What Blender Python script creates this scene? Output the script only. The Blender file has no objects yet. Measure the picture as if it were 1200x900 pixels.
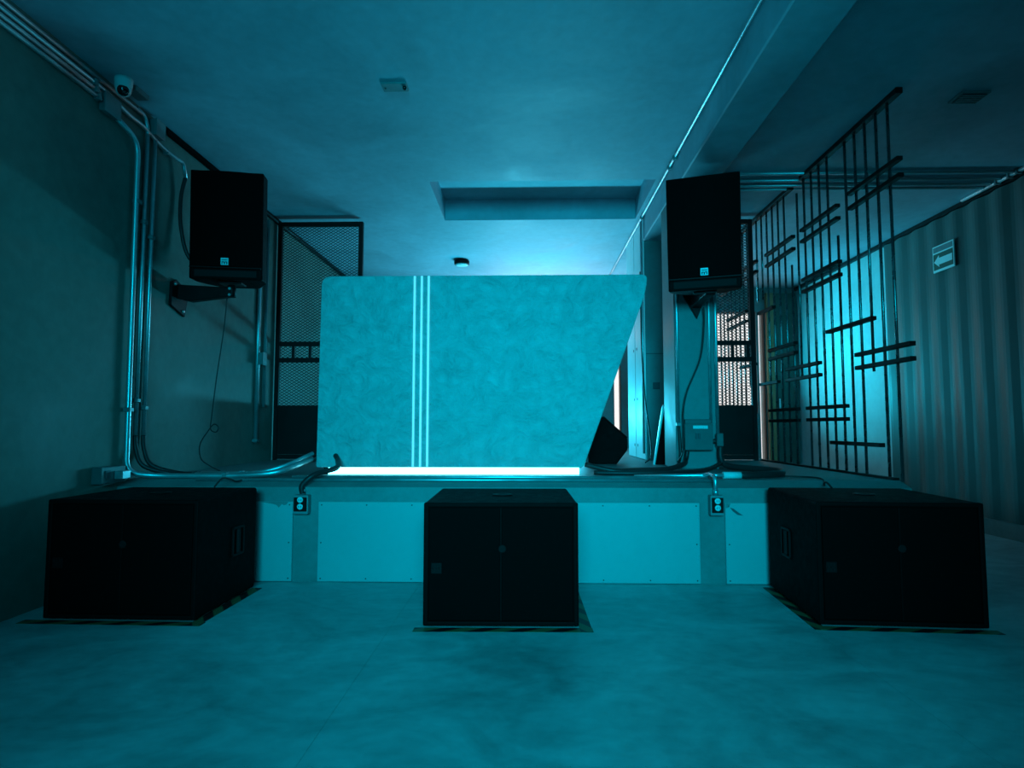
import bpy, bmesh, math, random
from mathutils import Vector, Matrix
random.seed(7)
R = math.radians
sc = bpy.context.scene
COL = sc.collection

# ------------------------------------------------------------------ camera
cam_d = bpy.data.cameras.new('camera'); cam = bpy.data.objects.new('camera', cam_d); COL.objects.link(cam)
cam.location = (0, 0, 0.84)
cam.rotation_euler = (math.pi/2 + math.atan(49/720), 0, math.atan(18/720))
cam_d.sensor_width = 36; cam_d.lens = 720/1200*36; cam_d.clip_start = .05
sc.camera = cam
# ------------------------------------------------------------------ world (pale overcast daylight outside the back openings)
w = bpy.data.worlds.new('world'); sc.world = w; w.use_nodes = True
wb = w.node_tree.nodes['Background']; wb.inputs[0].default_value = (1.0, .95, .93, 1); wb.inputs[1].default_value = 1.3
# ------------------------------------------------------------------ lamps
def area(name, loc, rot, sx, sy, power, col, spread=180):
    d = bpy.data.lights.new(name, 'AREA'); d.shape = 'RECTANGLE'; d.size = sx; d.size_y = sy
    d.energy = power; d.color = col; d.spread = R(spread)
    o = bpy.data.objects.new(name, d); COL.objects.link(o); o.location = loc; o.rotation_euler = rot
    return o
# cyan wash from the dance floor side, behind the camera
area('front_wash', (0.05, -2.4, 1.75), (R(82.5), 0, 0), 1.5, 0.9, 42, (.0, .62, .88), 54)
area('ceiling_wash', (-0.3, -1.4, 0.5), (R(128), 0, 0), 1.2, 0.5, 4, (.0, .60, .95), 75)
# cyan bar low on the back wall, behind the booth, throwing light up and forward under the ceiling
area('back_wash', (0.10, 8.08, 0.98), (R(90+33), 0, R(180)), 1.6, 0.16, 88, (.03, .62, .90), 150)
area('side_wash', (1.75, 8.12, 1.25), (R(90+14), 0, R(243)), .6, 0.16, 34, (.0, .62, .88), 70)
# added fill high on the back wall, hidden by the booth, whitening the far ceiling
area('added_ceiling_fill', (0.25, 8.10, 2.02), (R(90+50), 0, R(180)), 1.5, 0.06, 6, (1.0, .62, .56), 150)
# ------------------------------------------------------------------ exposure
vs = sc.view_settings
sc.display_settings.display_device = 'sRGB'
vs.view_transform = 'Standard'; vs.look = 'None'; vs.gamma = 1; vs.use_curve_mapping = False; vs.exposure = 0.0

# ------------------------------------------------------------------ materials
def mat(name, col, rough=.5, metal=0, spec=.5):
    m = bpy.data.materials.new(name); m.use_nodes = True
    b = m.node_tree.nodes['Principled BSDF']
    b.inputs['Base Color'].default_value = (*col, 1); b.inputs['Roughness'].default_value = rough
    b.inputs['Metallic'].default_value = metal; b.inputs['Specular IOR Level'].default_value = spec
    return m
def textured(name, col, rough=.6, metal=0, scale=2.0, amt=.25, fine=28, bump=.15, bdist=.01, spec=.4, stretch=(1, 1, 1), rvar=.1, distort=.6):
    m = mat(name, col, rough, metal, spec); nt = m.node_tree; N = nt.nodes; L = nt.links; b = N['Principled BSDF']
    tc = N.new('ShaderNodeTexCoord'); mp = N.new('ShaderNodeMapping'); mp.inputs['Scale'].default_value = stretch
    L.new(tc.outputs['Object'], mp.inputs[0])
    n1 = N.new('ShaderNodeTexNoise'); n1.inputs['Scale'].default_value = scale; n1.inputs['Detail'].default_value = 8; n1.inputs['Roughness'].default_value = .62; n1.inputs['Distortion'].default_value = distort
    n2 = N.new('ShaderNodeTexNoise'); n2.inputs['Scale'].default_value = fine; n2.inputs['Detail'].default_value = 5; n2.inputs['Distortion'].default_value = .3
    L.new(mp.outputs[0], n1.inputs[0]); L.new(mp.outputs[0], n2.inputs[0])
    mx = N.new('ShaderNodeMath'); mx.operation = 'MULTIPLY_ADD'; mx.inputs[1].default_value = .35
    L.new(n2.outputs[0], mx.inputs[0]); L.new(n1.outputs[0], mx.inputs[2])
    mr = N.new('ShaderNodeMapRange'); mr.inputs['From Min'].default_value = .40; mr.inputs['From Max'].default_value = .95
    mr.inputs['To Min'].default_value = 1-amt; mr.inputs['To Max'].default_value = 1+amt
    L.new(mx.outputs[0], mr.inputs[0])
    vm = N.new('ShaderNodeVectorMath'); vm.operation = 'SCALE'; vm.inputs[0].default_value = col
    L.new(mr.outputs[0], vm.inputs['Scale']); L.new(vm.outputs[0], b.inputs['Base Color'])
    rr = N.new('ShaderNodeMapRange'); rr.inputs['From Min'].default_value = .35; rr.inputs['From Max'].default_value = .7
    rr.inputs['To Min'].default_value = max(.05, rough-rvar); rr.inputs['To Max'].default_value = min(1, rough+rvar)
    L.new(n1.outputs[0], rr.inputs[0]); L.new(rr.outputs[0], b.inputs['Roughness'])
    if bump:
        bp = N.new('ShaderNodeBump'); bp.inputs['Strength'].default_value = bump; bp.inputs['Distance'].default_value = bdist
        L.new(mx.outputs[0], bp.inputs['Height']); L.new(bp.outputs[0], b.inputs['Normal'])
    return m
def emit(name, col, s):
    m = bpy.data.materials.new(name); m.use_nodes = True; nt = m.node_tree
    b = nt.nodes['Principled BSDF']; b.inputs['Base Color'].default_value = (.8, .8, .8, 1)
    b.inputs['Emission Color'].default_value = (*col, 1); b.inputs['Emission Strength'].default_value = s
    return m
M = {}
M['floor'] = textured('polished_concrete', (.40, .43, .43), .50, 0, 1.7, .42, 14, .12, .006, .35, (1, 1.5, 1), distort=1.4)
M['wall'] = textured('dark_render', (.142, .170, .145), .62, 0, 1.3, .35, 16, .22, .012, .35)
M['ceiling'] = textured('skimmed_ceiling', (.40, .44, .50), .62, 0, 1.6, .24, 16, .22, .012, .35, distort=.7)
M['slab'] = textured('stage_concrete', (.19, .205, .20), .55, 0, 2.5, .25, 30, .2, .008, .4)
M['board'] = textured('painted_board', (.38, .40, .40), .55, 0, 1.5, .06, 20, .05, .004, .4)
M['lit_panel'] = textured('lit_panel_concrete', (.74, .76, .76), .55, 0, 2, .08, 20, .08, .004, .35)  # lit side of the partition: back light put into a paler colour
M['pale'] = textured('pale_render', (.44, .46, .46), .6, 0, 1.5, .18, 18, .2, .01, .35)
M['box_grey'] = textured('grey_box_enamel', (.10, .115, .115), .45, 0, 8, .15, 50, .05, .001)
M['column'] = textured('column_concrete', (.20, .215, .215), .6, 0, 2.0, .18, 24, .15, .008, .4)
M['render_coat'] = textured('trowelled_render', (.50, .52, .52), .55, 0, 7.0, .15, 40, 1.0, .03, .45, distort=3.2)
M['sheet'] = textured('corrugated_sheet', (.095, .107, .10), .5, .0, 2.0, .22, 12, .1, .006, .4, (1, 1, .35))
M['green'] = textured('shaded_wall_green', (.055, .085, .07), .5, 0, 3, .3, 20, .1)  # shade on the unlit end of the back wall, put into the colour
M['galv'] = textured('galvanised_steel', (.62, .67, .69), .42, .85, 6, .12, 60, .05, .002)
M['galv_dull'] = textured('dull_steel_box', (.22, .245, .25), .5, .3, 8, .2, 60, .05, .002)
M['bar'] = textured('dark_steel_bar', (.20, .22, .23), .30, .9, 9, .3, 60, .1, .002)
M['black_steel'] = textured('black_painted_steel', (.005, .006, .006), .5, 0, 8, .3, 50, .1, .002, .2)
M['hose'] = textured('black_rubber_hose', (.018, .020, .020), .5, 0, 10, .3, 60, .15, .002, .4)
M['cab'] = textured('black_textured_paint', (.0026, .0030, .0028), .7, 0, 30, .3, 180, .25, .001, .06)
M['trimblk'] = mat('black_plastic', (.004, .0045, .0045), .5, 0, .12)
M['rubber'] = mat('black_rubber', (.01, .01, .01), .8, 0, .2)
M['white'] = textured('white_plastic', (.72, .74, .74), .45, 0, 8, .08, 40, .03, .001)
M['badge'] = mat('badge_white', (.75, .77, .78), .4)
M['ink'] = mat('badge_ink', (.05, .07, .08), .6)
M['badge_dim'] = mat('badge_grey', (.007, .008, .008), .7, 0, .1)
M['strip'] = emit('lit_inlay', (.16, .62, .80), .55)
M['edge'] = mat('pale_edge_trim', (.75, .77, .77), .35)
M['led'] = emit('led_white_cyan', (.15, .85, 1.0), 7.0)
M['screw'] = mat('steel_screw', (.06, .07, .07), .5, .3)
M['lens'] = mat('camera_lens_glass', (.004, .004, .005), .08, 0, .8)
M['wood'] = textured('orange_wood', (.42, .17, .08), .5, 0, 4, .3, 30, .1, .004, .4, (1, 1, .15))
M['signface'] = mat('sign_dark_face', (.03, .09, .06), .5)
M['signlight'] = mat('sign_white_print', (.85, .88, .86), .45)
M['diffuser'] = mat('lamp_diffuser', (.8, .82, .82), .4)
# perforated grille: fine dot relief only
def grille_mat():
    m = mat('perforated_grille', (.0018, .0021, .0020), .75, 0, .04); nt = m.node_tree; N = nt.nodes; L = nt.links
    tc = N.new('ShaderNodeTexCoord'); v = N.new('ShaderNodeTexVoronoi'); v.inputs['Scale'].default_value = 220; v.inputs['Randomness'].default_value = .1
    L.new(tc.outputs['Object'], v.inputs['Vector'])
    bp = N.new('ShaderNodeBump'); bp.inputs['Strength'].default_value = .4; bp.inputs['Distance'].default_value = .002
    L.new(v.outputs['Distance'], bp.inputs['Height']); L.new(bp.outputs[0], N['Principled BSDF'].inputs['Normal'])
    return m
M['grille'] = grille_mat()
def tape_mat():
    m = mat('hazard_tape', (.5, .4, .02), .5); nt = m.node_tree; N = nt.nodes; L = nt.links
    tc = N.new('ShaderNodeTexCoord'); sx = N.new('ShaderNodeSeparateXYZ'); L.new(tc.outputs['Object'], sx.inputs[0])
    a = N.new('ShaderNodeMath'); a.operation = 'MULTIPLY_ADD'; a.inputs[1].default_value = -1.6; L.new(sx.outputs['Y'], a.inputs[0]); L.new(sx.outputs['X'], a.inputs[2])
    b = N.new('ShaderNodeMath'); b.operation = 'DIVIDE'; b.inputs[1].default_value = .165; L.new(a.outputs[0], b.inputs[0])
    c = N.new('ShaderNodeMath'); c.operation = 'FRACT'; L.new(b.outputs[0], c.inputs[0])
    g = N.new('ShaderNodeMath'); g.operation = 'GREATER_THAN'; g.inputs[1].default_value = .52; L.new(c.outputs[0], g.inputs[0])
    mx = N.new('ShaderNodeMix'); mx.data_type = 'RGBA'; mx.inputs['A'].default_value = (.085, .11, .045, 1); mx.inputs['B'].default_value = (.004, .005, .005, 1)
    L.new(g.outputs[0], mx.inputs['Factor']); L.new(mx.outputs['Result'], N['Principled BSDF'].inputs['Base Color'])
    return m
M['tape'] = tape_mat()
def glass_mat():
    m = bpy.data.materials.new('window_glass'); m.use_nodes = True; nt = m.node_tree; N = nt.nodes; L = nt.links
    for n in list(N):
        if n.type == 'BSDF_PRINCIPLED': N.remove(n)
    t = N.new('ShaderNodeBsdfTransparent'); t.inputs[0].default_value = (.93, .95, .95, 1)
    g = N.new('ShaderNodeBsdfGlossy'); g.inputs['Roughness'].default_value = .03
    mx = N.new('ShaderNodeMixShader'); mx.inputs[0].default_value = .06
    L.new(t.outputs[0], mx.inputs[1]); L.new(g.outputs[0], mx.inputs[2]); L.new(mx.outputs[0], N['Material Output'].inputs[0])
    return m
M['glass'] = glass_mat()

# ------------------------------------------------------------------ mesh helpers
class MB:
    def __init__(s): s.bm = bmesh.new()
    def box(s, a, b, bev=0, seg=2, rot=None):
        a = Vector(a); b = Vector(b); c = (a+b)/2; d = b-a
        t = bmesh.new(); bmesh.ops.create_cube(t, size=1)
        for v in t.verts: v.co = Vector((v.co.x*d.x, v.co.y*d.y, v.co.z*d.z))
        if bev: bmesh.ops.bevel(t, geom=list(t.edges), offset=bev, segments=seg, affect='EDGES', profile=.5)
        if rot is not None:
            for v in t.verts: v.co = rot @ v.co
        for v in t.verts: v.co += c
        s.merge(t); return s
    def merge(s, t):
        me = bpy.data.meshes.new('tmp'); t.to_mesh(me); t.free(); s.bm.from_mesh(me); bpy.data.meshes.remove(me)
    def tube(s, pts, r, n=10, cap=True):
        pts = [Vector(p) for p in pts]; rings = []
        t0 = (pts[1]-pts[0]).normalized()
        u = t0.orthogonal().normalized(); prev = t0
        for i, p in enumerate(pts):
            if i == 0: t = t0
            elif i == len(pts)-1: t = (pts[-1]-pts[-2]).normalized()
            else: t = ((pts[i+1]-p).normalized()+(p-pts[i-1]).normalized()).normalized()
            q = prev.rotation_difference(t); u = (q @ u).normalized(); prev = t; v = t.cross(u)
            rings.append([s.bm.verts.new(p+(u*math.cos(a)+v*math.sin(a))*r) for a in [2*math.pi*k/n for k in range(n)]])
        for i in range(len(rings)-1):
            for k in range(n):
                f = s.bm.faces.new((rings[i][k], rings[i][(k+1) % n], rings[i+1][(k+1) % n], rings[i+1][k])); f.smooth = True
        if cap: s.bm.faces.new(list(reversed(rings[0]))); s.bm.faces.new(rings[-1])
        return s
    def lathe(s, prof, c, n=24, axis='Z', flip=1):
        # prof: (radius, height) pairs, revolved round an axis through c
        rings = []
        for r, h in prof:
            ring = []
            for k in range(n):
                a = 2*math.pi*k/n; x, y = r*math.cos(a), r*math.sin(a); h2 = h*flip
                p = {'Z': (x, y, h2), 'Y': (x, h2, y), 'X': (h2, x, y)}[axis]
                ring.append(s.bm.verts.new(Vector(c)+Vector(p)))
            rings.append(ring)
        for i in range(len(rings)-1):
            for k in range(n):
                f = s.bm.faces.new((rings[i][k], rings[i][(k+1) % n], rings[i+1][(k+1) % n], rings[i+1][k])); f.smooth = True
        s.bm.faces.new(list(reversed(rings[0]))); s.bm.faces.new(rings[-1])
        return s
    def prism(s, poly, lo, hi, axis='Y', bev=0, seg=3):
        # poly in the two other axes, extruded lo..hi
        t = bmesh.new()
        def P(a, b, h): return {'Y': (a, h, b), 'X': (h, a, b), 'Z': (a, b, h)}[axis]
        A = [t.verts.new(P(a, b, lo)) for a, b in poly]; B = [t.verts.new(P(a, b, hi)) for a, b in poly]
        n = len(poly)
        t.faces.new(A); t.faces.new(list(reversed(B)))
        for i in range(n): t.faces.new((A[i], B[i], B[(i+1) % n], A[(i+1) % n]))
        bmesh.ops.recalc_face_normals(t, faces=t.faces)
        if bev: bmesh.ops.bevel(t, geom=list(t.edges), offset=bev, segments=seg, affect='EDGES', profile=.5)
        s.merge(t); return s
    def quad(s, *p):
        s.bm.faces.new([s.bm.verts.new(q) for q in p]); return s
    def build(s, name, m, parent=None, base=None):
        bmesh.ops.recalc_face_normals(s.bm, faces=s.bm.faces)
        if base is None and parent is not None: base = parent.get('_b', None)
        if base is not None:
            off = Vector(base)
            for v in s.bm.verts: v.co -= off
        me = bpy.data.meshes.new(name); s.bm.to_mesh(me); s.bm.free(); me.materials.append(m)
        o = bpy.data.objects.new(name, me); COL.objects.link(o)
        if parent is not None: o.parent = parent
        elif base is not None: o.location = base
        return o
def tag(o, label=None, cat=None, group=None, kind=None):
    if label: o['label'] = label
    if cat: o['category'] = cat
    if group: o['group'] = group
    if kind: o['kind'] = kind
    return o
def thing(name, loc, label, cat, group=None, local=False, rot=(0, 0, 0)):
    """Empty at the base. With local=False, children are built in world coordinates and shifted."""
    o = bpy.data.objects.new(name, None); COL.objects.link(o); o.location = loc; o.rotation_euler = rot
    o.empty_display_size = .1
    if not local: o['_b'] = list(loc)
    return tag(o, label, cat, group)
def sub(parent, child): child['_b'] = parent.get('_b', (0, 0, 0)); return child
def fillet(pts, r, n=6):
    pts = [Vector(p) for p in pts]; out = [pts[0]]
    for i in range(1, len(pts)-1):
        a, p, b = pts[i-1], pts[i], pts[i+1]
        ra = min(r, (a-p).length*.48, (b-p).length*.48)
        s = p+(a-p).normalized()*ra; e = p+(b-p).normalized()*ra
        for k in range(n+1):
            t = k/n; out.append(s*(1-t)**2+p*2*t*(1-t)+e*t*t)
    out.append(pts[-1]); return out
def spline(pts, n=6):
    pts = [Vector(p) for p in pts]; P = [pts[0]]+pts+[pts[-1]]; out = []
    for i in range(1, len(P)-2):
        for k in range(n):
            t = k/n; a, b, c, d = P[i-1], P[i], P[i+1], P[i+2]
            out.append(.5*((2*b)+(c-a)*t+(2*a-5*b+4*c-d)*t*t+(3*b-a-3*c+d)*t**3))
    out.append(pts[-1]); return out

# ================================================================== SETTING
XL, XR, ZC, YS, YB, YF = -2.26, 3.63, 2.70, 3.36, 8.30, -3.2
ZS = .54                                   # stage floor
# floor: three cast bays with saw-cut joints
fl = MB().box((XL-.2, YF-.2, -.2), (XR+.2, YB+.2, -.012)).build('floor', M['slab']); tag(fl, 'grey polished concrete floor in cast bays', kind='structure')
for i, (a, b) in enumerate(((XL-.2, -.5735), (-.5725, 1.1765), (1.1775, XR+.2))):
    MB().box((a, YF-.2, -.03), (b, YB+.2, 0)).build('slab', M['floor'], fl)
# ceiling with a shallow recess over the stage
RX0, RX1, RY0, RY1 = -.745, .975, 4.56, 5.45
ce = MB()
ce.box((XL-.2, YF-.2, ZC), (XR+.2, RY0, ZC+.25)).box((XL-.2, RY1, ZC), (XR+.2, YB+.2, ZC+.25))
ce.box((XL-.2, RY0, ZC), (RX0, RY1, ZC+.25)).box((RX1, RY0, ZC), (XR+.2, RY1, ZC+.25)).box((RX0-.05, RY0-.05, ZC+.19), (RX1+.05, RY1+.05, ZC+.30))
tag(ce.build('ceiling', M['ceiling']), 'skimmed concrete ceiling with a shallow rectangular recess', kind='structure')
tag(MB().box((XL-.2, YF, 0), (XL, YB, ZC)).build('wall_left', M['wall']), 'dark rendered left wall', kind='structure')
tag(MB().box((XL-.2, YF-.2, 0), (XR+.2, YF, ZC)).build('wall_front', M['wall']), kind='structure')
# right wall: corrugated sheet up to the screen, smooth render behind
wr = MB().box((XR, YF, 0), (XR+.2, YB, ZC)).build('wall_right', M['pale']); tag(wr, 'right wall, ribbed near the dance floor', kind='structure')
prof = []; n_ = 8; per = .25
for k in range(int(7.4/per*n_)+1):
    y = -1.2+per*k/n_; prof.append((XR-.026+.011*math.cos(2*math.pi*k/n_), y))
poly = prof+[(XR+.01, y), (XR+.01, -1.2)]
MB().prism(poly, .12, ZC-.05, 'Z').build('corrugated_sheet', M['sheet'], wr)
MB().box((XR-.06, -1.2, 0), (XR+.01, 6.2, .12)).build('plinth', M['slab'], wr)
MB().box((XR-.045, -1.2, ZC-.045), (XR+.01, YB, ZC-.012)).build('top_rail', M['black_steel'], wr)
# back wall with two openings to daylight
bw = MB()
ox = [(1.165, 1.262, .0, 1.95), (2.40, 3.085, 1.0, 2.38), (3.115, 3.20, .0, 2.38)]
xs = [XL]+[v for o in ox for v in o[:2]]+[XR]
for i in range(0, len(xs), 2): bw.box((xs[i], YB, 0), (xs[i+1], YB+.2, ZC))
for a, b, z0, z1 in ox:
    bw.box((a, YB, z1), (b, YB+.2, ZC))
    if z0: bw.box((a, YB, 0), (b, YB+.2, z0))
tag(bw.build('wall_back', M['column']), 'far back wall with openings to daylight', kind='structure')
for i, (a, b, z0, z1) in enumerate(ox):
    wf = MB()
    t = .008
    wf.box((a, YB+.02, z0), (a+t, YB+.08, z1)).box((b-t, YB+.02, z0), (b, YB+.08, z1)).box((a, YB+.02, z1-t), (b, YB+.08, z1)).box((a, YB+.02, z0), (b, YB+.08, z0+t))
    wo = wf.build('window_%d' % (i+1), M['trimblk']); tag(wo, ('narrow window strip of the back wall seen beside the booth', 'wide bright window of the back wall behind the mesh gate', 'tall bright window slit of the back wall beside the dark panel')[i], kind='structure')
    MB().box((a+t, YB+.045, z0+t), (b-t, YB+.051, z1-t)).build('pane', M['glass'], wo)
do = MB().box((3.30, YB-.05, 0), (3.60, YB-.005, 2.62)); do = do.build('shaded_wall_panel', M['green']); tag(do, 'dark green panel standing in for the unlit back wall beside the bright opening', kind='structure')  # dark panel added where the back wall is only unlit
MB().box((3.205, YB-.07, 0), (3.295, YB-.005, 2.62)).build('door_jamb', M['wood'], do)
MB().tube([(3.34, YB-.09, 1.0), (3.34, YB-.09, 1.2)], .012, 8).build('panel_handle', M['galv'], do)
# stage: cast slab with a sloping nosing, boarded front
st = MB().prism([(YS, 0), (YS, .506), (YS+.104, ZS), (YB-.002, ZS), (YB-.002, 0)], XL, 2.05, 'X').build('stage', M['slab'])
tag(st, 'raised concrete stage with a boarded front', kind='structure')
for a, b in ((XL+.01, -1.275), (-1.135, -.115), (-.111, .919), (1.055, 2.04)):
    p = MB().box((a, YS-.014, .003), (b, YS-.0005, .428), .002, 1).build('panel', M['board'], st)
    sc_ = MB()
    nx = max(2, int((b-a)/.25))
    for k in range(nx+1):
        for z in (.02, .21, .412):
            if z == .21 and 0 < k < nx: continue
            x = a+.018+(b-a-.036)*k/nx
            sc_.lathe([(.004, 0), (.004, .003)], (x, YS-.014, z), 6, 'Y', -1)
    tag(sc_.build('screws', M['screw'], p), kind='stuff')
# chipped paint at the top of the end boards
for poly_, m_ in (([(-1.45, .4275), (-1.30, .4275), (-1.31, .413), (-1.325, .409), (-1.335, .416), (-1.352, .396), (-1.364, .41), (-1.38, .415)], 'slab'),
                  ([(1.08, .405), (1.10, .398), (1.125, .378), (1.15, .362), (1.12, .366), (1.095, .385)], 'ink'),
                  ([(1.058, .426), (1.085, .426), (1.075, .405), (1.058, .40)], 'slab')):
    MB().prism(poly_, YS-.0152, YS-.0141, 'Y').build('paint_chip', M[m_], st)
# beam, column and back partition on the right of the booth
tag(MB().box((1.03, YF, 2.482), (1.285, 5.40, ZC), .008, 1).build('beam', M['ceiling']), 'concrete ceiling beam running away above the right of the booth', kind='structure')
co = MB().box((1.03, 4.30, ZS), (1.325, 4.66, 2.482), .008, 1).build('column', M['column']); tag(co, 'square concrete column under the beam', kind='structure')
pt = MB().box((1.045, 5.40, ZS), (1.285, 6.30, ZC)).build('wall_partition', M['column']); tag(pt, 'short concrete partition behind the column', kind='structure')
for a, b in ((5.415, 5.855), (5.875, 6.30)):
    q = MB().box((1.03, a, ZS+.004), (1.0448, b, ZC-.004), .003, 1).build('panel', M['lit_panel'], pt)
    for z in (.66, 1.09, 1.56, 2.0): MB().lathe([(.014, 0), (.014, .003)], (1.03, a+.30*(a < 5.5)+.06, z), 10, 'X', -1).build('tie_hole', M['ink'], q)
for z in (1.47,): MB().box((1.043, 5.394, z), (1.285, 5.401, z+.006)).build('joint', M['ink'], pt)
MB().box((1.10, 5.392, 1.16), (1.16, 5.401, 1.22), .003, 1).build('blank_plate', M['ink'], pt)

# ================================================================== DJ BOOTH
b0 = (-.46, 3.76, ZS)
bo = thing('dj_booth', b0, 'trowelled render DJ booth with a slanted right side standing on the stage', 'dj booth')
def rounded(poly, rads, n=6):
    out = []
    for i, (p, r) in enumerate(zip(poly, rads)):
        p = Vector((*p, 0)); a = Vector((*poly[i-1], 0)); b = Vector((*poly[(i+1) % len(poly)], 0))
        if r == 0: out.append((p.x, p.y)); continue
        s = p+(a-p).normalized()*r; e = p+(b-p).normalized()*r
        for k in range(n+1):
            t = k/n; q = s*(1-t)**2+p*2*t*(1-t)+e*t*t; out.append((q.x, q.y))
    return out
face = rounded([(-1.293, .587), (.338, .587), (.728, 1.655), (.742, 1.772), (-1.282, 1.772)], (.012, .02, .05, .035, .06))
MB().prism(face, 3.752, 3.83, 'Y', .004, 2).build('front_panel', M['render_coat'], bo)
MB().prism([(-1.293, .587), (-1.23, .587), (-1.225, 1.70), (-1.283, 1.70)], 3.8302, 4.42, 'Y').build('side_panel', M['render_coat'], bo)
MB().prism([(.27, .587), (.334, .587), (.70, 1.62), (.64, 1.62)], 3.8302, 4.42, 'Y').build('side_panel', M['render_coat'], bo)
MB().prism([(-1.222, 1.42), (.565, 1.42), (.58, 1.46), (-1.222, 1.46)], 3.8302, 4.42, 'Y').build('worktop', M['cab'], bo)
MB().box((-1.26, 3.80, ZS), (.30, 4.40, .587)).build('plinth', M['cab'], bo)
MB().box((-1.225, 3.778, ZS+.004), (.315, 3.7995, .584)).build('led_strip', M['led'], bo)
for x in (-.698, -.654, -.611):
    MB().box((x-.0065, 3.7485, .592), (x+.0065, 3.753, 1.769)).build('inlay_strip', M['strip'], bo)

# ================================================================== SUBWOOFERS
def make_sub(loc, rz, w, d, h, label):
    r = thing('subwoofer', loc, label, 'subwoofer', 'subwoofers standing in front of the stage', True, (0, 0, rz))
    hw, z0 = w/2, .008
    c = MB(); c.box((-hw, 0.012, z0), (hw, d, h), .012, 3).box((-hw, 0, z0), (-hw+.022, .03, h), .006, 2).box((hw-.022, 0, z0), (hw, .03, h), .006, 2)
    c.box((-hw+.015, 0, h-.020), (hw-.015, .03, h), .006, 2).box((-hw+.015, 0, z0), (hw-.015, .03, z0+.02), .006, 2)
    c.build('cabinet', M['cab'], r)
    g = MB().box((-hw+.024, .003, z0+.022), (-.0035, .011, h-.022), .003, 2).box((.0035, .003, z0+.022), (hw-.024, .011, h-.022), .003, 2).build('grille', M['grille'], r)
    MB().box((-.0035, .0035, z0+.022), (.0035, .0115, h-.022)).build('grille_brace', M['cab'], r)
    b = MB().lathe([(.017, 0), (.017, .003), (.013, .005)], (.006, .003, h*.63), 20, 'Y', -1).build('round_badge', M['badge_dim'], r)
    lg = MB().box((-hw+.032, .0008, h*.43), (-hw+.078, .0034, h*.43+.046), .002, 1).build('logo_plate', M['trimblk'], r)
    k = MB()
    for i in range(3): k.box((-hw+.037+.013*i, -.0006, h*.43+.006), (-hw+.043+.013*i, .0012, h*.43+.040))
    k.box((-hw+.037, -.0006, h*.43+.020), (-hw+.069, .0012, h*.43+.0255)); k.build('logo_mark', M['badge_dim'], lg)
    ps = MB().lathe([(.048, 0), (.048, .004), (.030, .005), (.022, .0015), (.0, .0015001)][:4], (0, d*.48, h), 28).build('pole_socket', M['trimblk'], r)
    for s in (-1, 1):
        hd = MB()
        x0 = s*hw
        for (ya, yb, za, zb) in ((.30, .315, .21, .35), (.405, .42, .21, .35), (.30, .42, .21, .222), (.30, .42, .338, .35)):
            hd.box((min(x0, x0+s*.007), ya, za), (max(x0, x0+s*.007), yb, zb), .002, 1)
        ho = hd.build('handle_recess', M['trimblk'], r)
        MB().box((min(x0-s*.001, x0+s*.012), .35, .222), (max(x0-s*.001, x0+s*.012), .372, .338), .003, 2).build('grip', M['rubber'], ho)
    for x in (-hw+.06, hw-.06):
        for yy in (.06, d-.06): MB().lathe([(.018, 0), (.02, .008)], (x, yy, 0), 12).build('rubber_foot', M['rubber'], r)
    return r
make_sub((-1.7575, 2.655, 0.002), R(-1), .672, .56, .517, 'black subwoofer on the floor beside the left wall')
make_sub((-.112, 2.606, 0.002), R(.8), .648, .605, .515, 'black subwoofer on the floor in front of the DJ booth')
make_sub((1.557, 2.644, 0.002), R(-3.2), .672, .62, .517, 'black subwoofer on the floor in front of the barred screen')
# hazard tape round each subwoofer
def make_tape(loc, rz, strips, label):
    r = thing('floor_tape', loc, label, 'tape', 'striped tape round the subwoofers', True, (0, 0, rz))
    for (x, y, l, wd, a) in strips:
        o = MB().box((0, -wd/2, 0), (l, wd/2, .0012)).build('tape_strip', M['tape'], r); o.location = (x, y, 0.0004 if a == 0 else .0017); o.rotation_euler = (0, 0, R(a))
    return r
make_tape((-1.7575, 2.655, 0), R(-1), [(-.42, -.014, .80, .05, 0), (.348, -.036, .60, .05, 90)], 'striped black and yellow floor tape under the subwoofer by the left wall')
make_tape((-.112, 2.606, 0), R(.8), [(-.36, -.014, .74, .05, 0), (.352, -.036, .68, .05, 90)], 'striped black and yellow floor tape under the subwoofer before the DJ booth')
make_tape((1.557, 2.644, 0), R(-3.2), [(-.37, -.014, .74, .05, 0), (-.346, -.036, .66, .05, 90)], 'striped black and yellow floor tape under the subwoofer before the barred screen')

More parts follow.
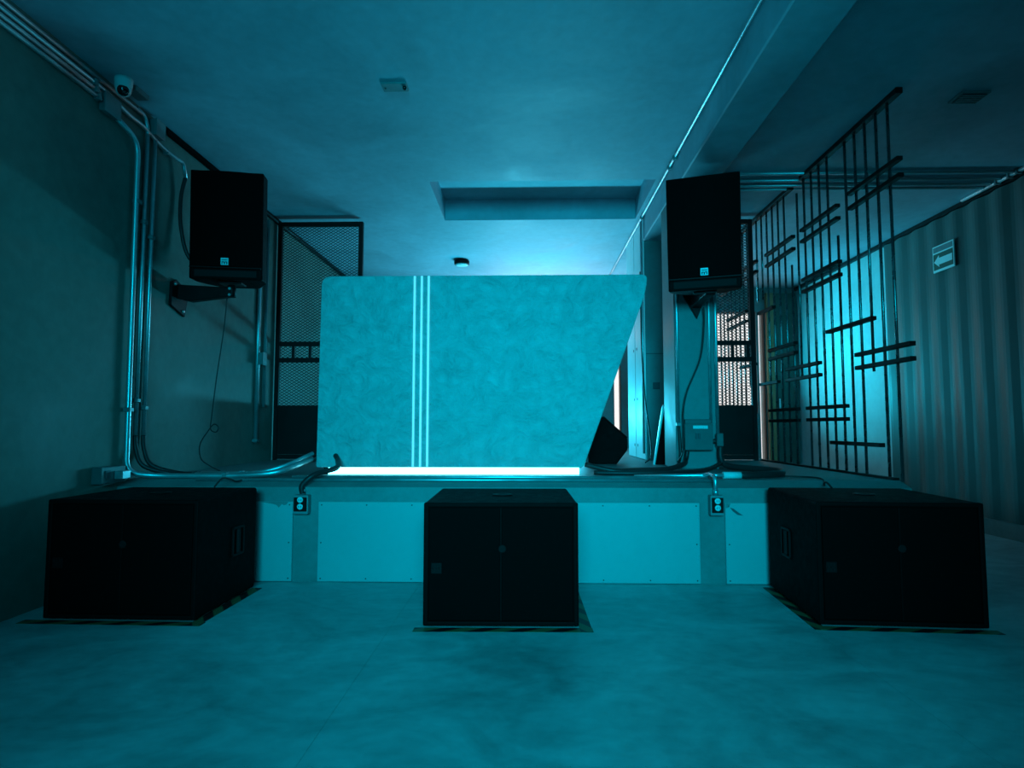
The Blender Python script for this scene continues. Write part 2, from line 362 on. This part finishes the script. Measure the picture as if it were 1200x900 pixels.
# ================================================================== WALL SPEAKERS
def make_speaker(loc, rot, w, h, d, label):
    r = thing('wall_speaker', loc, label, 'speaker', 'full range speakers on brackets', True, rot)
    hw = w/2
    plan = rounded([(-hw, 0.015), (hw, 0.015), (hw, .14), (hw*.55, d), (-hw*.55, d), (-hw, .14)], (.008, .008, .03, .03, .03, .03), 4)
    MB().prism(plan, 0, h, 'Z', .006, 2).build('cabinet', M['cab'], r)
    gp = []
    for k in range(13):
        a = -1+2*k/12; gp.append((a*(hw-.006), -.012+.022*a*a))
    gp += [(hw-.006, .0148), (-hw+.006, .0148)]
    MB().prism(gp, .078, h-.008, 'Z').build('grille', M['grille'], r)
    lp = MB(); lp.box((-hw+.004, -.004, .066), (hw-.004, .0148, .076), .002, 1).build('grille_lip', M['trimblk'], r)
    MB().box((-hw+.03, .004, .012), (hw-.03, .0148, .056), .004, 2).build('bottom_port', M['rubber'], r)
    b = MB().box((-.023, -.017, .083), (.023, -.0115, .129), .002, 1).build('badge', M['badge'], r)
    k = MB()
    k.box((-.017, -.0182, .113), (.017, -.0165, .118))
    for x0, x1, z0, z1 in ((-.017, -.011, .088, .106), (-.004, .004, .088, .104), (.011, .017, .088, .106), (-.012, -.003, .100, .106), (.003, .012, .100, .106)):
        k.box((x0, -.0182, z0), (x1, -.0165, z1))
    k.build('badge_mark', M['ink'], b)
    MB().box((-.07, .10, -.012), (.07, .22, 0.0), .003, 1).build('mount_plate', M['black_steel'], r)
    return r
make_speaker((-1.885, 3.735, 1.755), (R(3), 0, R(10)), .432, .68, .36, 'black wall speaker on a bracket arm on the dark left wall')
make_speaker((1.085, 3.735, 1.672), (R(7), 0, R(-17)), .43, .69, .36, 'black wall speaker hung on the concrete column under the beam')
# bracket on the left wall
b = thing('speaker_bracket', (XL, 3.86, 1.68), 'black steel arm bracket on the left wall carrying a speaker', 'bracket')
MB().prism([(3.77, 1.60), (3.93, 1.55), (3.97, 1.72), (3.82, 1.775), (3.775, 1.75)], XL, XL+.02, 'X', .003, 1).build('wall_plate', M['black_steel'], b)
MB().prism([(XL+.02, 1.655), (XL+.10, 1.635), (-1.885, 1.668), (-1.885, 1.722), (XL+.02, 1.745)], 3.83, 3.885, 'Y', .006, 2).build('arm', M['black_steel'], b)
MB().tube([(-1.90, 3.857, 1.665), (-1.90, 3.857, 1.742)], .026, 14).build('swivel', M['black_steel'], b)
for (y_, z_) in ((3.80, 1.74), (3.90, 1.58), (3.95, 1.71)): MB().lathe([(.010, 0), (.010, .008), (.006, .012)], (XL+.02, y_, z_), 8, 'X').build('bolt', M['galv'], b)
for z_ in (1.675, 1.715): MB().lathe([(.009, 0), (.009, .006)], (-1.90, 3.83, z_), 8, 'Y', -1).build('bolt', M['galv'], b)
# bracket on the column
b = thing('speaker_bracket', (1.17, 4.30, 1.70), 'black triangular steel bracket on the concrete column carrying a speaker', 'bracket')
MB().prism([(1.065, 1.80), (1.275, 1.82), (1.185, 1.585)], 4.272, 4.298, 'Y', .003, 1).build('wall_plate', M['black_steel'], b)
MB().prism([(4.272, 1.66), (3.90, 1.675), (3.85, 1.70), (3.85, 1.742), (4.272, 1.78)], 1.135, 1.20, 'X', .006, 2).build('arm', M['black_steel'], b)
MB().prism([(1.09, 1.79), (1.15, 1.81), (1.15, 1.80), (1.09, 1.775)], 4.262, 4.2718, 'Y').build('gusset', M['bar'], b)
for z_ in (1.69, 1.745): MB().lathe([(.010, 0), (.010, .006)], (1.175, 3.85, z_), 8, 'Y', -1).build('bolt', M['galv'], b)

# ================================================================== MESH GATES
def expanded(x0, x1, z0, z1, y, cw=.041, ch=.026, t=.0042):
    bm = bmesh.new(); verts = []; faces = []
    nz = int((z1-z0)/ch*2); nx = int((x1-x0)/cw)
    def seg(p, q):
        d = Vector((q[0]-p[0], 0, q[1]-p[1])).normalized(); n = Vector((-d.z, 0, d.x))*t/2; o = Vector((0, t/2, 0))
        i = len(verts)
        for c in (p, q):
            c = Vector((c[0], y, c[1])); verts.extend([c+n-o, c-n-o, c-n+o, c+n+o])
        for k in range(4): faces.append((i+k, i+(k+1) % 4, i+4+(k+1) % 4, i+4+k))
    for j in range(nz):
        za = z0+(z1-z0)*j/nz; zb = z0+(z1-z0)*(j+1)/nz
        for i in range(nx):
            xa = x0+(x1-x0)*i/nx; xm = xa+(x1-x0)/nx/2; xb = xa+(x1-x0)/nx
            if j % 2 == 0: seg((xa, za), (xm, zb)); seg((xb, za), (xm, zb))
            else: seg((xm, za), (xa, zb)); seg((xm, za), (xb, zb))
    me = bpy.data.meshes.new('mesh_infill'); me.from_pydata([tuple(v) for v in verts], [], faces)
    return me
def make_gate(x0, x1, y, label, uprights):
    r = thing('mesh_gate', ((x0+x1)/2, y, ZS), label, 'gate', 'expanded metal gates either side of the booth')
    zt = 2.675; f = .038
    for a, b_ in (((x0, y-.02, ZS), (x0+f, y+.02, zt)), ((x1-f, y-.02, ZS), (x1, y+.02, zt)), ((x0+f, y-.02, zt-f), (x1-f, y+.02, zt)), ((x0+f, y-.02, ZS+.01), (x1-f, y+.02, ZS+.01+f))):
        MB().box(a, b_, .003, 1).build('frame_bar', M['black_steel'], r)
    for z in (1.565, 1.42): MB().box((x0+f, y-.03, z-.018), (x1-f, y+.005, z+.022), .003, 1).build('cross_rail', M['black_steel'], r)
    for x in uprights: MB().box((x-.011, y-.025, 1.442), (x+.011, y, 1.547)).build('upright', M['black_steel'], r)
    MB().box((x0+f, y-.012, ZS+.05), (x1-f, y+.004, 1.02)).build('kick_panel', M['black_steel'], r)
    me = expanded(x0+f, x1-f, 1.02, zt-f, y+.012); me.materials.append(M['black_steel'])
    o = bpy.data.objects.new('mesh_infill', me); COL.objects.link(o); o.parent = r; o.location = -Vector(r.location); tag(o, kind='stuff')
    return r
make_gate(-2.245, -1.475, 5.40, 'black expanded metal gate between the left wall and the DJ booth', (-2.08, -1.93, -1.60))
make_gate(1.30, 2.0, 5.42, 'black expanded metal gate between the column and the barred screen', (1.80, 1.93))

# ================================================================== BARRED SCREEN
XF = 2.046
bs = thing('bar_screen', (XF, 4.9, ZS), 'screen of tall steel bars with short cross pieces on the right of the stage', 'screen')
MB().box((XF-.02, 3.31, 2.665), (XF+.02, 4.52, ZC-.0005), .003, 1).build('top_rail', M['black_steel'], bs)
MB().box((XF-.02, 4.70, 2.665), (XF+.02, 6.55, ZC-.0005), .003, 1).build('top_rail', M['black_steel'], bs)
MB().box((XF-.028, 3.365+.1, ZS), (XF+.003, 6.55, ZS+.014), .002, 1).build('base_rail', M['black_steel'], bs)
for k in range(27):
    yb = 3.43+.118*k; z0, z1 = ZS+.014, 2.665
    if yb < YS+.11: z0 = .535
    if k == 2: z0 = 1.16
    elif k == 5: z1 = 2.09
    elif k == 10: z0, z1 = 1.19, 2.60
    elif k == 11: z1 = 2.08
    elif k in (16, 17): z0 = 1.93
    elif k == 19: z0 = 1.2
    elif k == 22: z1 = 2.2
    MB().tube([(XF, yb, z0), (XF, yb, z1)], .0085, 8).build('bar', M['bar'], bs)
cross = [(3.29, 3.82, 2.29), (3.285, 3.815, 2.195), (3.96, 4.49, 2.272), (3.96, 4.49, 2.188), (4.63, 5.165, 2.276), (4.63, 5.165, 2.182),
         (3.96, 4.49, 1.902), (3.96, 4.49, 1.816), (3.60, 4.15, 1.468), (3.25, 3.80, 1.273), (3.25, 3.80, 1.193), (4.275, 4.82, 1.276), (4.275, 4.82, 1.192),
         (4.645, 5.15, 1.464), (4.645, 5.15, 1.392), (3.935, 4.48, .966), (3.935, 4.48, .883), (3.565, 4.145, .730), (4.635, 5.17, .966), (4.635, 5.17, .881),
         (5.03, 5.36, 1.814), (4.975, 5.36, 1.195), (5.65, 6.19, 1.897), (5.65, 6.19, 1.804), (5.46, 5.84, 1.386), (5.38, 6.43, 2.199), (5.38, 6.43, 2.29)]
for a, b_, z in cross:
    MB().box((XF-.042, a, z-.012), (XF-.0088, b_, z+.012), .002, 1).build('cross_bar', M['black_steel'], bs)

# ================================================================== CONDUITS
def clamp(mb, p, ax, r):
    # a saddle round the pipe
    x, y, z = p; k = r+.005
    d = {'X': (.012, k, k), 'Y': (k, .012, k), 'Z': (k, k, .012)}[ax]
    mb.box((x-d[0], y-d[1], z-d[2]), (x+d[0], y+d[1], z+d[2]), .003, 1)
def conduit(pts, r, label, group=None, fil=.08, clamps=(), m='galv', name='conduit', cat='conduit', flex=None, smooth=False, n=10):
    path = spline(pts) if smooth else fillet(pts, fil)
    base = tuple(pts[-1] if pts[-1][2] < pts[0][2] else pts[0])
    if not clamps and not flex:
        o = MB().tube(path, r, n).build(name, M[m], base=base); return tag(o, label, cat, group)
    t = thing(name, base, label, cat, group)
    MB().tube(path, r, n).build('pipe', M[m], t)
    for p, ax in clamps:
        mb = MB(); clamp(mb, p, ax, r); mb.build('coupling', M['galv_dull'], t)
    if flex: MB().tube(spline(flex), r*1.05, n).build('flexible_hose', M['hose'], t)
    return t
WX = XL+.017
g = 'conduits on the left wall'
# four runs high on the left wall
conduit([(WX, -2.8, 2.655), (WX, 3.42, 2.655)], .011, 'conduit run along the left wall, highest of the four under the ceiling', g)
conduit([(WX, -2.8, 2.620), (WX, 3.10, 2.620), (WX, 3.30, 2.585), (WX, 3.42, 2.59), (WX, 3.62, 2.545), (WX+.02, 3.74, 2.53), (WX+.03, 3.80, 2.53), (WX+.03, 3.83, 2.44)], .012,
        'conduit run along the left wall, second from the ceiling, bending down behind the speaker', g, .06, [((WX, 3.02, 2.62), 'Y'), ((WX, 3.66, 2.54), 'Y')],
        flex=[(WX+.03, 3.83, 2.445), (WX+.01, 3.82, 2.30), (WX+.02, 3.82, 2.10), (WX+.06, 3.86, 1.92), (WX+.17, 3.96, 1.83)])
conduit([(WX, -2.8, 2.588), (WX, 3.07, 2.588)], .011, 'conduit run along the left wall ending in the steel box, third from the ceiling', g, clamps=[((WX, 3.03, 2.588), 'Y')])
conduit([(WX, -2.8, 2.556), (WX, 3.07, 2.556)], .011, 'conduit run along the left wall ending in the steel box, lowest of the four', g, clamps=[((WX, 3.05, 2.556), 'Y')])
jb = thing('junction_box', (XL, 3.13, 2.50), 'steel junction box high on the left wall where the conduits meet', 'junction box')
MB().box((XL, 3.08, 2.505), (XL+.034, 3.20, 2.603), .004, 1).build('box_body', M['galv_dull'], jb)
MB().box((XL+.034, 3.075, 2.50), (XL+.039, 3.205, 2.608), .002, 1).build('cover', M['galv_dull'], jb)
jb = thing('junction_box', (XL, 3.49, 2.53), 'pale plastic junction box high on the left wall beside the speaker', 'junction box')
MB().box((XL, 3.50, 2.575), (XL+.045, 3.59, 2.675), .006, 2).build('box_body', M['galv_dull'], jb)
MB().box((XL+.045, 3.497, 2.572), (XL+.052, 3.593, 2.678), .004, 2).build('cover', M['galv_dull'], jb)
MB().tube([(XL+.03, 3.59, 2.63), (XL+.03, 3.615, 2.63)], .014, 10).build('gland', M['trimblk'], jb)
# three drops
zf = ZS+.016
conduit([(WX+.005, 3.20, 2.515), (WX+.012, 3.37, 2.47), (WX+.012, 3.385, .575), (WX+.15, 3.47, zf), (-1.62, 3.485, zf), (-1.40, 3.50, .575), (-1.315, 3.74, .64)], .015,
        'thickest conduit dropping down the left wall and turning along the stage edge', g, .13,
        [((WX+.012, 3.385, 2.12), 'Z'), ((WX+.012, 3.385, .93), 'Z'), ((-1.72, 3.485, zf), 'X')])
for i, (yy, word, zt, ye) in enumerate(((3.47, 'middle', 2.555, 3.54), (3.545, 'farthest', 2.555, 3.60))):
    conduit([(WX, yy, zt), (WX, yy, .78)], .012, 'straight conduit dropping down the left wall, %s of the three' % word, g,
            clamps=[((WX, yy, 2.03-.07*i), 'Z'), ((WX, yy, .985-.04*i), 'Z')], flex=[(WX, yy, .785), (WX+.01, yy, .70), (WX+.06, yy, .61), (WX+.20, ye-.01, .562), (WX+.32, ye, .560)])
    conduit([(WX+.30, ye, .560), (-1.60, ye, .560), (-1.42, ye+.02, .60), (-1.31, ye+.20, .672-.04*i)], .0125,
            'conduit lying along the stage floor to the booth, %s one' % ('front' if i == 0 else 'rear'), 'conduits lying on the stage', .12, [((-1.60-.08*i, ye, .560), 'X')])
conduit([(WX, 3.36, 2.665), (WX, 3.44, 2.655), (WX, 3.468, 2.60), (WX, 3.47, 2.556)], .0115, 'short bent conduit joining the top run to the middle drop on the left wall', g, .04)
# far pair by the mesh gate
conduit([(WX, 5.03, 2.62), (WX, 5.03, .70)], .017, 'conduit dropping down the left wall just before the mesh gate', g, clamps=[((WX, 5.03, 2.58), 'Z'), ((WX, 5.03, .72), 'Z')])
conduit([(WX, 5.17, 2.62), (WX, 5.17, 1.0)], .014, 'second conduit dropping down the left wall, touching the mesh gate', g, m='galv_dull')
jb = thing('junction_box', (XL, 5.03, 1.345), 'small conduit box on the left wall near the mesh gate', 'junction box')
MB().box((XL+.034, 4.995, 1.345), (XL+.075, 5.065, 1.445), .004, 1).build('box_body', M['galv_dull'], jb)
MB().box((XL+.075, 4.99, 1.34), (XL+.08, 5.07, 1.45), .002, 1).build('cover', M['galv_dull'], jb)
conduit([(WX, 3.63, 2.672), (WX, 8.2, 2.672)], .022, 'dark pipe in the corner of the left wall and ceiling behind the mesh gate', g, m='black_steel')
# box at the foot of the left wall
jb = thing('junction_box', (XL, 3.24, .545), 'grey socket box at the foot of the left wall beside the stage edge', 'junction box')
MB().box((XL, 3.15, .535), (XL+.055, 3.345, .625), .004, 1).build('box_body', M['box_grey'], jb)
MB().box((XL+.055, 3.18, .565), (XL+.06, 3.215, .605)).build('socket', M['ink'], jb)
MB().box((XL+.055, 3.25, .555), (XL+.10, 3.32, .60), .004, 1).build('plug', M['galv'], jb)
MB().tube([(XL+.03, 3.345, .58), (XL+.03, 3.39, .58)], .012, 8).build('connector', M['galv'], jb)
# stage edge pipe
YP = 3.452
conduit([(-1.33, YP+.02, ZS+.012), (1.00, YP+.02, ZS+.012)], .009, 'thin conduit lying along the stage edge under the booth glow, rear one', 'conduits along the stage edge')
conduit([(-1.85, YP-.04, .541), (1.035, YP-.04, .541)], .0075, 'thin conduit lying along the stage edge under the booth glow, front one', 'conduits along the stage edge')
# sockets on the stage front
def socket(x0, x1, z0, z1, label):
    r = thing('power_socket', ((x0+x1)/2, YS-.0, z0), label, 'socket', 'power sockets on the stage front')
    y1 = YS-.0; y0 = YS-.05
    MB().box((x0, y0, z0), (x1, y1, z1), .005, 2).build('box_body', M['galv_dull'], r)
    p = MB().box((x0+.006, y0-.005, z0+.016), (x1-.006, y0, z1-.012), .002, 1).build('face_plate', M['trimblk'], r)
    cx = (x0+x1)/2
    for zz in (z0+.042, z0+.078):
        q = MB(); q.lathe([(.016, 0), (.016, .003), (.012, .004)], (cx, y0-.005, zz), 14, 'Y', -1).build('outlet', M['white'], p, base=r['_b'])
    sl = MB()
    for zz in (z0+.042, z0+.078): sl.box((cx-.007, y0-.0105, zz-.005), (cx-.004, y0-.0085, zz+.005)).box((cx+.004, y0-.0105, zz-.005), (cx+.007, y0-.0085, zz+.005))
    sl.build('slots', M['ink'], p, base=r['_b'])
    MB().tube([(cx, y1-.022, z1), (cx, y1-.022, z1+.028)], .014, 10).build('connector', M['galv'], r)
    return r
socket(-1.262, -1.180, .365, .468, 'power socket on the stage front, near the left subwoofer, fed by a black hose')
socket(.968, 1.040, .365, .472, 'power socket on the stage front, near the right subwoofer, fed by a steel elbow')
conduit([(-1.221, 3.338, .475), (-1.221, 3.335, .52), (-1.16, 3.36, .575), (-1.09, 3.50, .60), (-1.13, 3.66, .63), (-1.165, 3.725, .66), (-1.20, 3.73, .70)][:6], .015, 'black flexible hose climbing from the left power socket to the booth', None, smooth=True, m='hose', name='flexible_hose', cat='hose')
conduit([(.60, YP+.045, ZS+.014), (.99, YP+.03, ZS+.024), (1.004, YP-.02, .575), (1.004, 3.338, .565), (1.004, 3.338, .495)], .011, 'steel elbow pipe dropping over the stage edge into the right power socket', None, .03)

# pipe at the beam corner, dropping past the back
conduit([(1.012, YF+.1, 2.675), (1.012, 8.2, 2.675)], .010, 'long bright conduit in the corner between the ceiling and the beam', None, clamps=[((1.012, 4.12, 2.672), 'Y'), ((1.012, 4.28, 2.672), 'Y'), ((1.012, 5.33, 2.672), 'Y')])
conduit([(1.012, 5.385, 2.655), (1.012, 5.385, .60)], .011, 'vertical conduit on the end of the short partition behind the booth')
# conduits on the column
g = 'conduits on the column'
conduit([(1.045, 4.283, 2.48), (1.045, 4.283, .84)], .010, 'conduit on the left edge of the concrete column', g, clamps=[((1.045, 4.283, .85), 'Z')], flex=[(1.045, 4.283, .845), (1.05, 4.27, .68), (1.03, 4.24, .59), (.95, 4.16, .560), (.70, 4.02, .558), (.45, 3.95, .558)])
conduit([(1.268, 4.284, 2.48), (1.268, 4.284, .83)], .009, 'conduit on the front of the concrete column running into the breaker box', g)
conduit([(1.312, 4.28, 2.48), (1.312, 4.28, .74)], .011, 'conduit on the right edge of the concrete column', g, clamps=[((1.312, 4.28, .76), 'Z'), ((1.312, 4.28, .70), 'Z')])
bb = thing('breaker_box', (1.16, 4.30, .68), 'grey breaker box with a pale label on the foot of the concrete column', 'breaker box')
MB().box((1.075, 4.225, .68), (1.255, 4.2995, .885), .006, 2).build('box_body', M['box_grey'], bb)
cv = MB().box((1.07, 4.215, .675), (1.26, 4.225, .855), .004, 2).build('cover', M['box_grey'], bb)
MB().box((1.125, 4.211, .820), (1.225, 4.2155, .842), .001, 1).build('pale_label', M['badge'], cv, base=bb['_b'])
sw = MB(); sw.box((1.140, 4.207, .750), (1.156, 4.2155, .790)).box((1.160, 4.207, .750), (1.174, 4.2155, .790)); sw.build('breaker_switch', M['ink'], cv, base=bb['_b'])
MB().tube([(1.255, 4.262, .735), (1.31, 4.262, .735)], .016, 10).build('connector', M['hose'], bb)
MB().box((1.288, 4.225, .70), (1.334, 4.262, .79), .005, 1).build('side_box', M['box_grey'], bb)
# black hoses on the stage right
conduit([(1.315, 4.245, .70), (1.315, 4.24, .62), (1.345, 4.20, .572), (1.47, 4.06, .562), (1.55, 3.88, .562), (1.48, 3.66, .562), (1.30, 3.54, .562), (1.20, 3.515, .562)], .020, 'fat black hose looping on the stage beside the column', None, smooth=True, m='hose', name='flexible_hose', cat='hose', n=12)
conduit([(1.09, 4.24, .67), (1.075, 4.225, .61), (1.03, 4.13, .585), (.82, 3.88, .562), (.55, 3.82, .562), (.36, 3.86, .60)], .016, 'black hose curving from the breaker box across the stage to the booth', None, smooth=True, m='hose', name='flexible_hose', cat='hose')
conduit([(1.30, 4.20, .588), (1.16, 4.02, .560), (.90, 3.74, .560), (.62, 3.68, .560), (.40, 3.72, .560)], .014, 'black hose lying straight on the stage between the column and the booth', None, smooth=True, m='hose', name='flexible_hose', cat='hose')
cn = thing('hose_connector', (1.15, 3.515, ZS), 'pale metal hose connector lying on the stage edge by the right socket', 'connector')
MB().tube([(1.10, 3.515, .562), (1.20, 3.515, .562)], .020, 12).build('sleeve', M['white'], cn)
MB().tube([(1.03, 3.515, .562), (1.10, 3.515, .562)], .011, 10).build('pipe_stub', M['galv'], cn)
# thin cables
conduit([(1.50, 3.66, ZS+.006), (1.62, 3.60, ZS+.006), (1.64, 3.49, .544), (1.60, 3.38, .522), (1.575, 3.335, .535), (1.56, 3.27, .545), (1.56, 3.22, .523)], .005, 'thin black cable from the hose loop down to the right subwoofer', None, smooth=True, m='hose', name='cable', cat='cable', n=6)
conduit([(-1.58, 3.44, .545), (-1.60, 3.37, .535), (-1.615, 3.33, .55), (-1.625, 3.26, .56), (-1.635, 3.20, .522)], .005, 'thin black cable arching from the stage edge to the left subwoofer', None, smooth=True, m='hose', name='cable', cat='cable', n=6)
conduit([(-1.925, 3.85, 1.66), (-1.945, 3.86, 1.45), (-1.985, 3.87, 1.16), (-2.015, 3.88, .90), (-2.02, 3.88, .82), (-1.985, 3.88, .80), (-1.97, 3.88, .83), (-2.00, 3.88, .85), (-2.04, 3.88, .80), (-2.085, 3.88, .72), (-2.085, 3.90, .63), (-2.05, 3.95, .58), (-2.02, 4.02, .546)], .004, 'thin black cable with a small loop hanging from the left speaker bracket', None, smooth=True, m='hose', name='cable', cat='cable', n=6)
conduit([(1.22, 4.24, 1.66), (1.225, 4.25, 1.55), (1.195, 4.25, 1.31), (1.10, 4.25, 1.08), (1.07, 4.25, .93), (1.068, 4.235, .80), (1.05, 4.21, .66), (1.0, 4.14, .60)], .0055, 'black cable hanging from the column speaker behind the breaker box', None, smooth=True, m='hose', name='cable', cat='cable', n=6)
conduit([(1.0, 5.385, 2.2), (1.0, 5.36, 1.5), (1.01, 5.28, 1.05), (1.02, 5.15, .75), (1.0, 5.02, .60), (.94, 4.95, .547)], .006, 'black cable sagging down the end of the short partition', None, smooth=True, m='hose', name='cable', cat='cable', n=6)
# pipes across the right ceiling
for i, (yy, word) in enumerate(((4.44, 'nearest'), (4.57, 'second'), (4.67, 'third'), (4.745, 'farthest'))):
    conduit([(1.29, yy, ZC-.014), (XR-.06, yy, ZC-.014)], .012, 'pipe across the right ceiling beyond the beam, %s of the four' % word, 'pipes across the right ceiling')
conduit([(XR-.075, 2.0, ZC-.02), (XR-.075, 5.0, ZC-.02)], .016, 'conduit along the top of the ribbed right wall', None, clamps=[((XR-.075, 4.42, ZC-.02), 'Y'), ((XR-.075, 4.62, ZC-.02), 'Y'), ((XR-.075, 4.50, ZC-.02), 'Y')])

# ================================================================== SMALL FITTINGS
c = thing('security_camera', (-2.165, 3.13, ZC), 'white dome security camera on the ceiling near the left wall', 'camera')
MB().lathe([(.045, 0), (.045, .014), (.043, .035), (.041, .056)], (-2.165, 3.13, ZC), 24, 'Z', -1).build('housing', M['white'], c)
ax = Vector((.45, -.72, -.53)).normalized(); q_ = Vector((0, 0, 1)).rotation_difference(ax)
def ball(prof, off):
    t_ = MB(); t_.lathe(prof, (0, 0, 0), 24)
    for v_ in t_.bm.verts: v_.co = q_ @ v_.co+Vector((-2.165, 3.13, ZC-.060))+ax*off
    return t_
ball([(.002, -.040), (.020, -.0335), (.033, -.020), (.0385, 0), (.035, .0165), (.029, .0265)], 0).build('eyeball', M['white'], c)
ball([(.0285, .0270), (.0285, .0295), (.022, .0355), (.012, .0395), (.002, .041)], 0).build('lens', M['lens'], c)
MB().box((-2.2, 3.185, ZC-.03), (-2.13, 3.30, ZC-.0005), .004, 1).build('cable_box', M['galv_dull'], c)
p = thing('ceiling_plate', (-.72, 3.235, ZC), 'small metal cover plate with a dark sensor on the ceiling', 'ceiling plate')
MB().box((-.792, 3.19, ZC-.012), (-.652, 3.275, ZC-.0003), .003, 1).build('cover', M['galv_dull'], p)
MB().lathe([(.011, 0), (.011, .008), (.008, .014)], (-.668, 3.225, ZC-.012), 14, 'Z', -1).build('sensor', M['lens'], p)
MB().lathe([(.006, 0), (.006, .003)], (-.775, 3.235, ZC-.012), 8, 'Z', -1).build('screw', M['screw'], p)
v = thing('ceiling_vent', (2.50, 3.42, ZC), 'small dark ceiling vent on the far right ceiling', 'vent')
MB().box((2.42, 3.36, ZC-.012), (2.58, 3.48, ZC-.0003), .002, 1).build('frame', M['galv_dull'], v)
for k in range(5): MB().box((2.435, 3.374+.02*k, ZC-.020), (2.565, 3.386+.02*k, ZC-.012)).build('slat', M['bar'], v)
l = thing('ceiling_light', (-.735, 6.79, ZC), 'round dark ceiling light with a pale diffuser above the booth', 'ceiling light')
MB().lathe([(.07, 0), (.085, .012), (.085, .045), (.078, .05)], (-.735, 6.79, ZC), 28, 'Z', -1).build('body', M['trimblk'], l)
MB().lathe([(.072, .0), (.068, .010), (.05, .014)], (-.735, 6.79, ZC-.05), 28, 'Z', -1).build('diffuser', M['diffuser'], l)
s = thing('exit_sign', (XR-.05, 5.285, 2.17), 'evacuation route sign with a pale arrow pointing left on the ribbed right wall', 'sign')
sx = XR-.056
MB().box((sx, 5.15, 2.175), (XR-.0455, 5.42, 2.405), .002, 1).build('board', M['signlight'], s)
MB().box((sx-.002, 5.162, 2.195), (sx, 5.408, 2.335)).build('dark_field', M['signface'], s)
MB().box((sx-.0015, 5.162, 2.348), (sx, 5.408, 2.393)).build('title_band', M['badge_dim'] if False else M['galv_dull'], s)
MB().prism([(5.17, 2.235), (5.335, 2.235), (5.335, 2.215), (5.398, 2.265), (5.335, 2.315), (5.335, 2.293), (5.17, 2.293)], sx-.004, sx-.002, 'X').build('arrow', M['signlight'], s)
# monitor and board behind the booth
m_ = thing('floor_monitor', (.66, 5.0, ZS), 'black wedge floor monitor standing behind the right end of the booth', 'speaker')
MB().prism([(.595, .915), (.785, .745), (.785, .65), (.70, .541), (.48, .541), (.46, .80)], 4.86, 5.15, 'Y', .01, 2).build('cabinet', M['cab'], m_)
MB().prism([(.606, .914), (.788, .751), (.785, .745), (.60, .909)], 4.88, 5.13, 'Y').build('grille', M['grille'], m_)
lb = thing('leaning_board', (1.08, 4.80, ZS), 'black board with a pale metal edge leaning behind the concrete column', 'board')
tilt = Matrix.Rotation(R(16), 3, 'X')
def leaned(mb):
    for v_ in mb.bm.verts:
        q = v_.co-Vector((0, 4.83, ZS)); v_.co = Vector((q.x, 4.83+q.y-.30*q.z, ZS+q.z))
    return mb
leaned(MB().prism([(.99, ZS), (1.22, ZS), (1.24, .985), (1.04, .985)], 4.83, 4.842, 'Y')).build('panel', M['cab'], lb)
leaned(MB().prism([(.978, ZS), (.990, ZS), (1.040, .985), (1.030, 1.0), (1.024, .985)], 4.822, 4.846, 'Y')).build('edge_trim', M['edge'], lb)
# light bars on the back wall, with an unseen tube added for the ceiling fill
tb = thing('added_fill_tube', (.25, 8.25, 1.96), 'slim unseen tube added high on the back wall to whiten the far ceiling', 'lamp')
MB().box((-.52, 8.18, 1.955), (1.02, 8.299, 1.985), .004, 1).build('housing', M['trimblk'], tb)
MB().tube([(-.50, 8.22, 1.995), (1.0, 8.22, 1.995)], .011, 10).build('tube', M['led'], tb)
tb = thing('led_bar', (.10, 8.25, .86), 'cyan light bar on the back wall behind the booth', 'lamp', 'light bars on the back wall')
MB().box((-.72, 8.22, .86), (.92, 8.299, 1.10), .006, 1).build('housing', M['trimblk'], tb)
MB().box((-.70, 8.212, .90), (.90, 8.22, 1.06)).build('diffuser', M['led'], tb)
tb = thing('led_bar', (1.75, 8.25, 1.13), 'cyan light bar on the back wall beyond the right mesh gate', 'lamp', 'light bars on the back wall')
MB().box((1.38, 8.22, 1.13), (2.12, 8.299, 1.37), .006, 1).build('housing', M['trimblk'], tb)
MB().box((1.40, 8.212, 1.17), (2.10, 8.22, 1.33)).build('diffuser', M['led'], tb)

for o in bpy.data.objects:
    if '_b' in o: del o['_b']
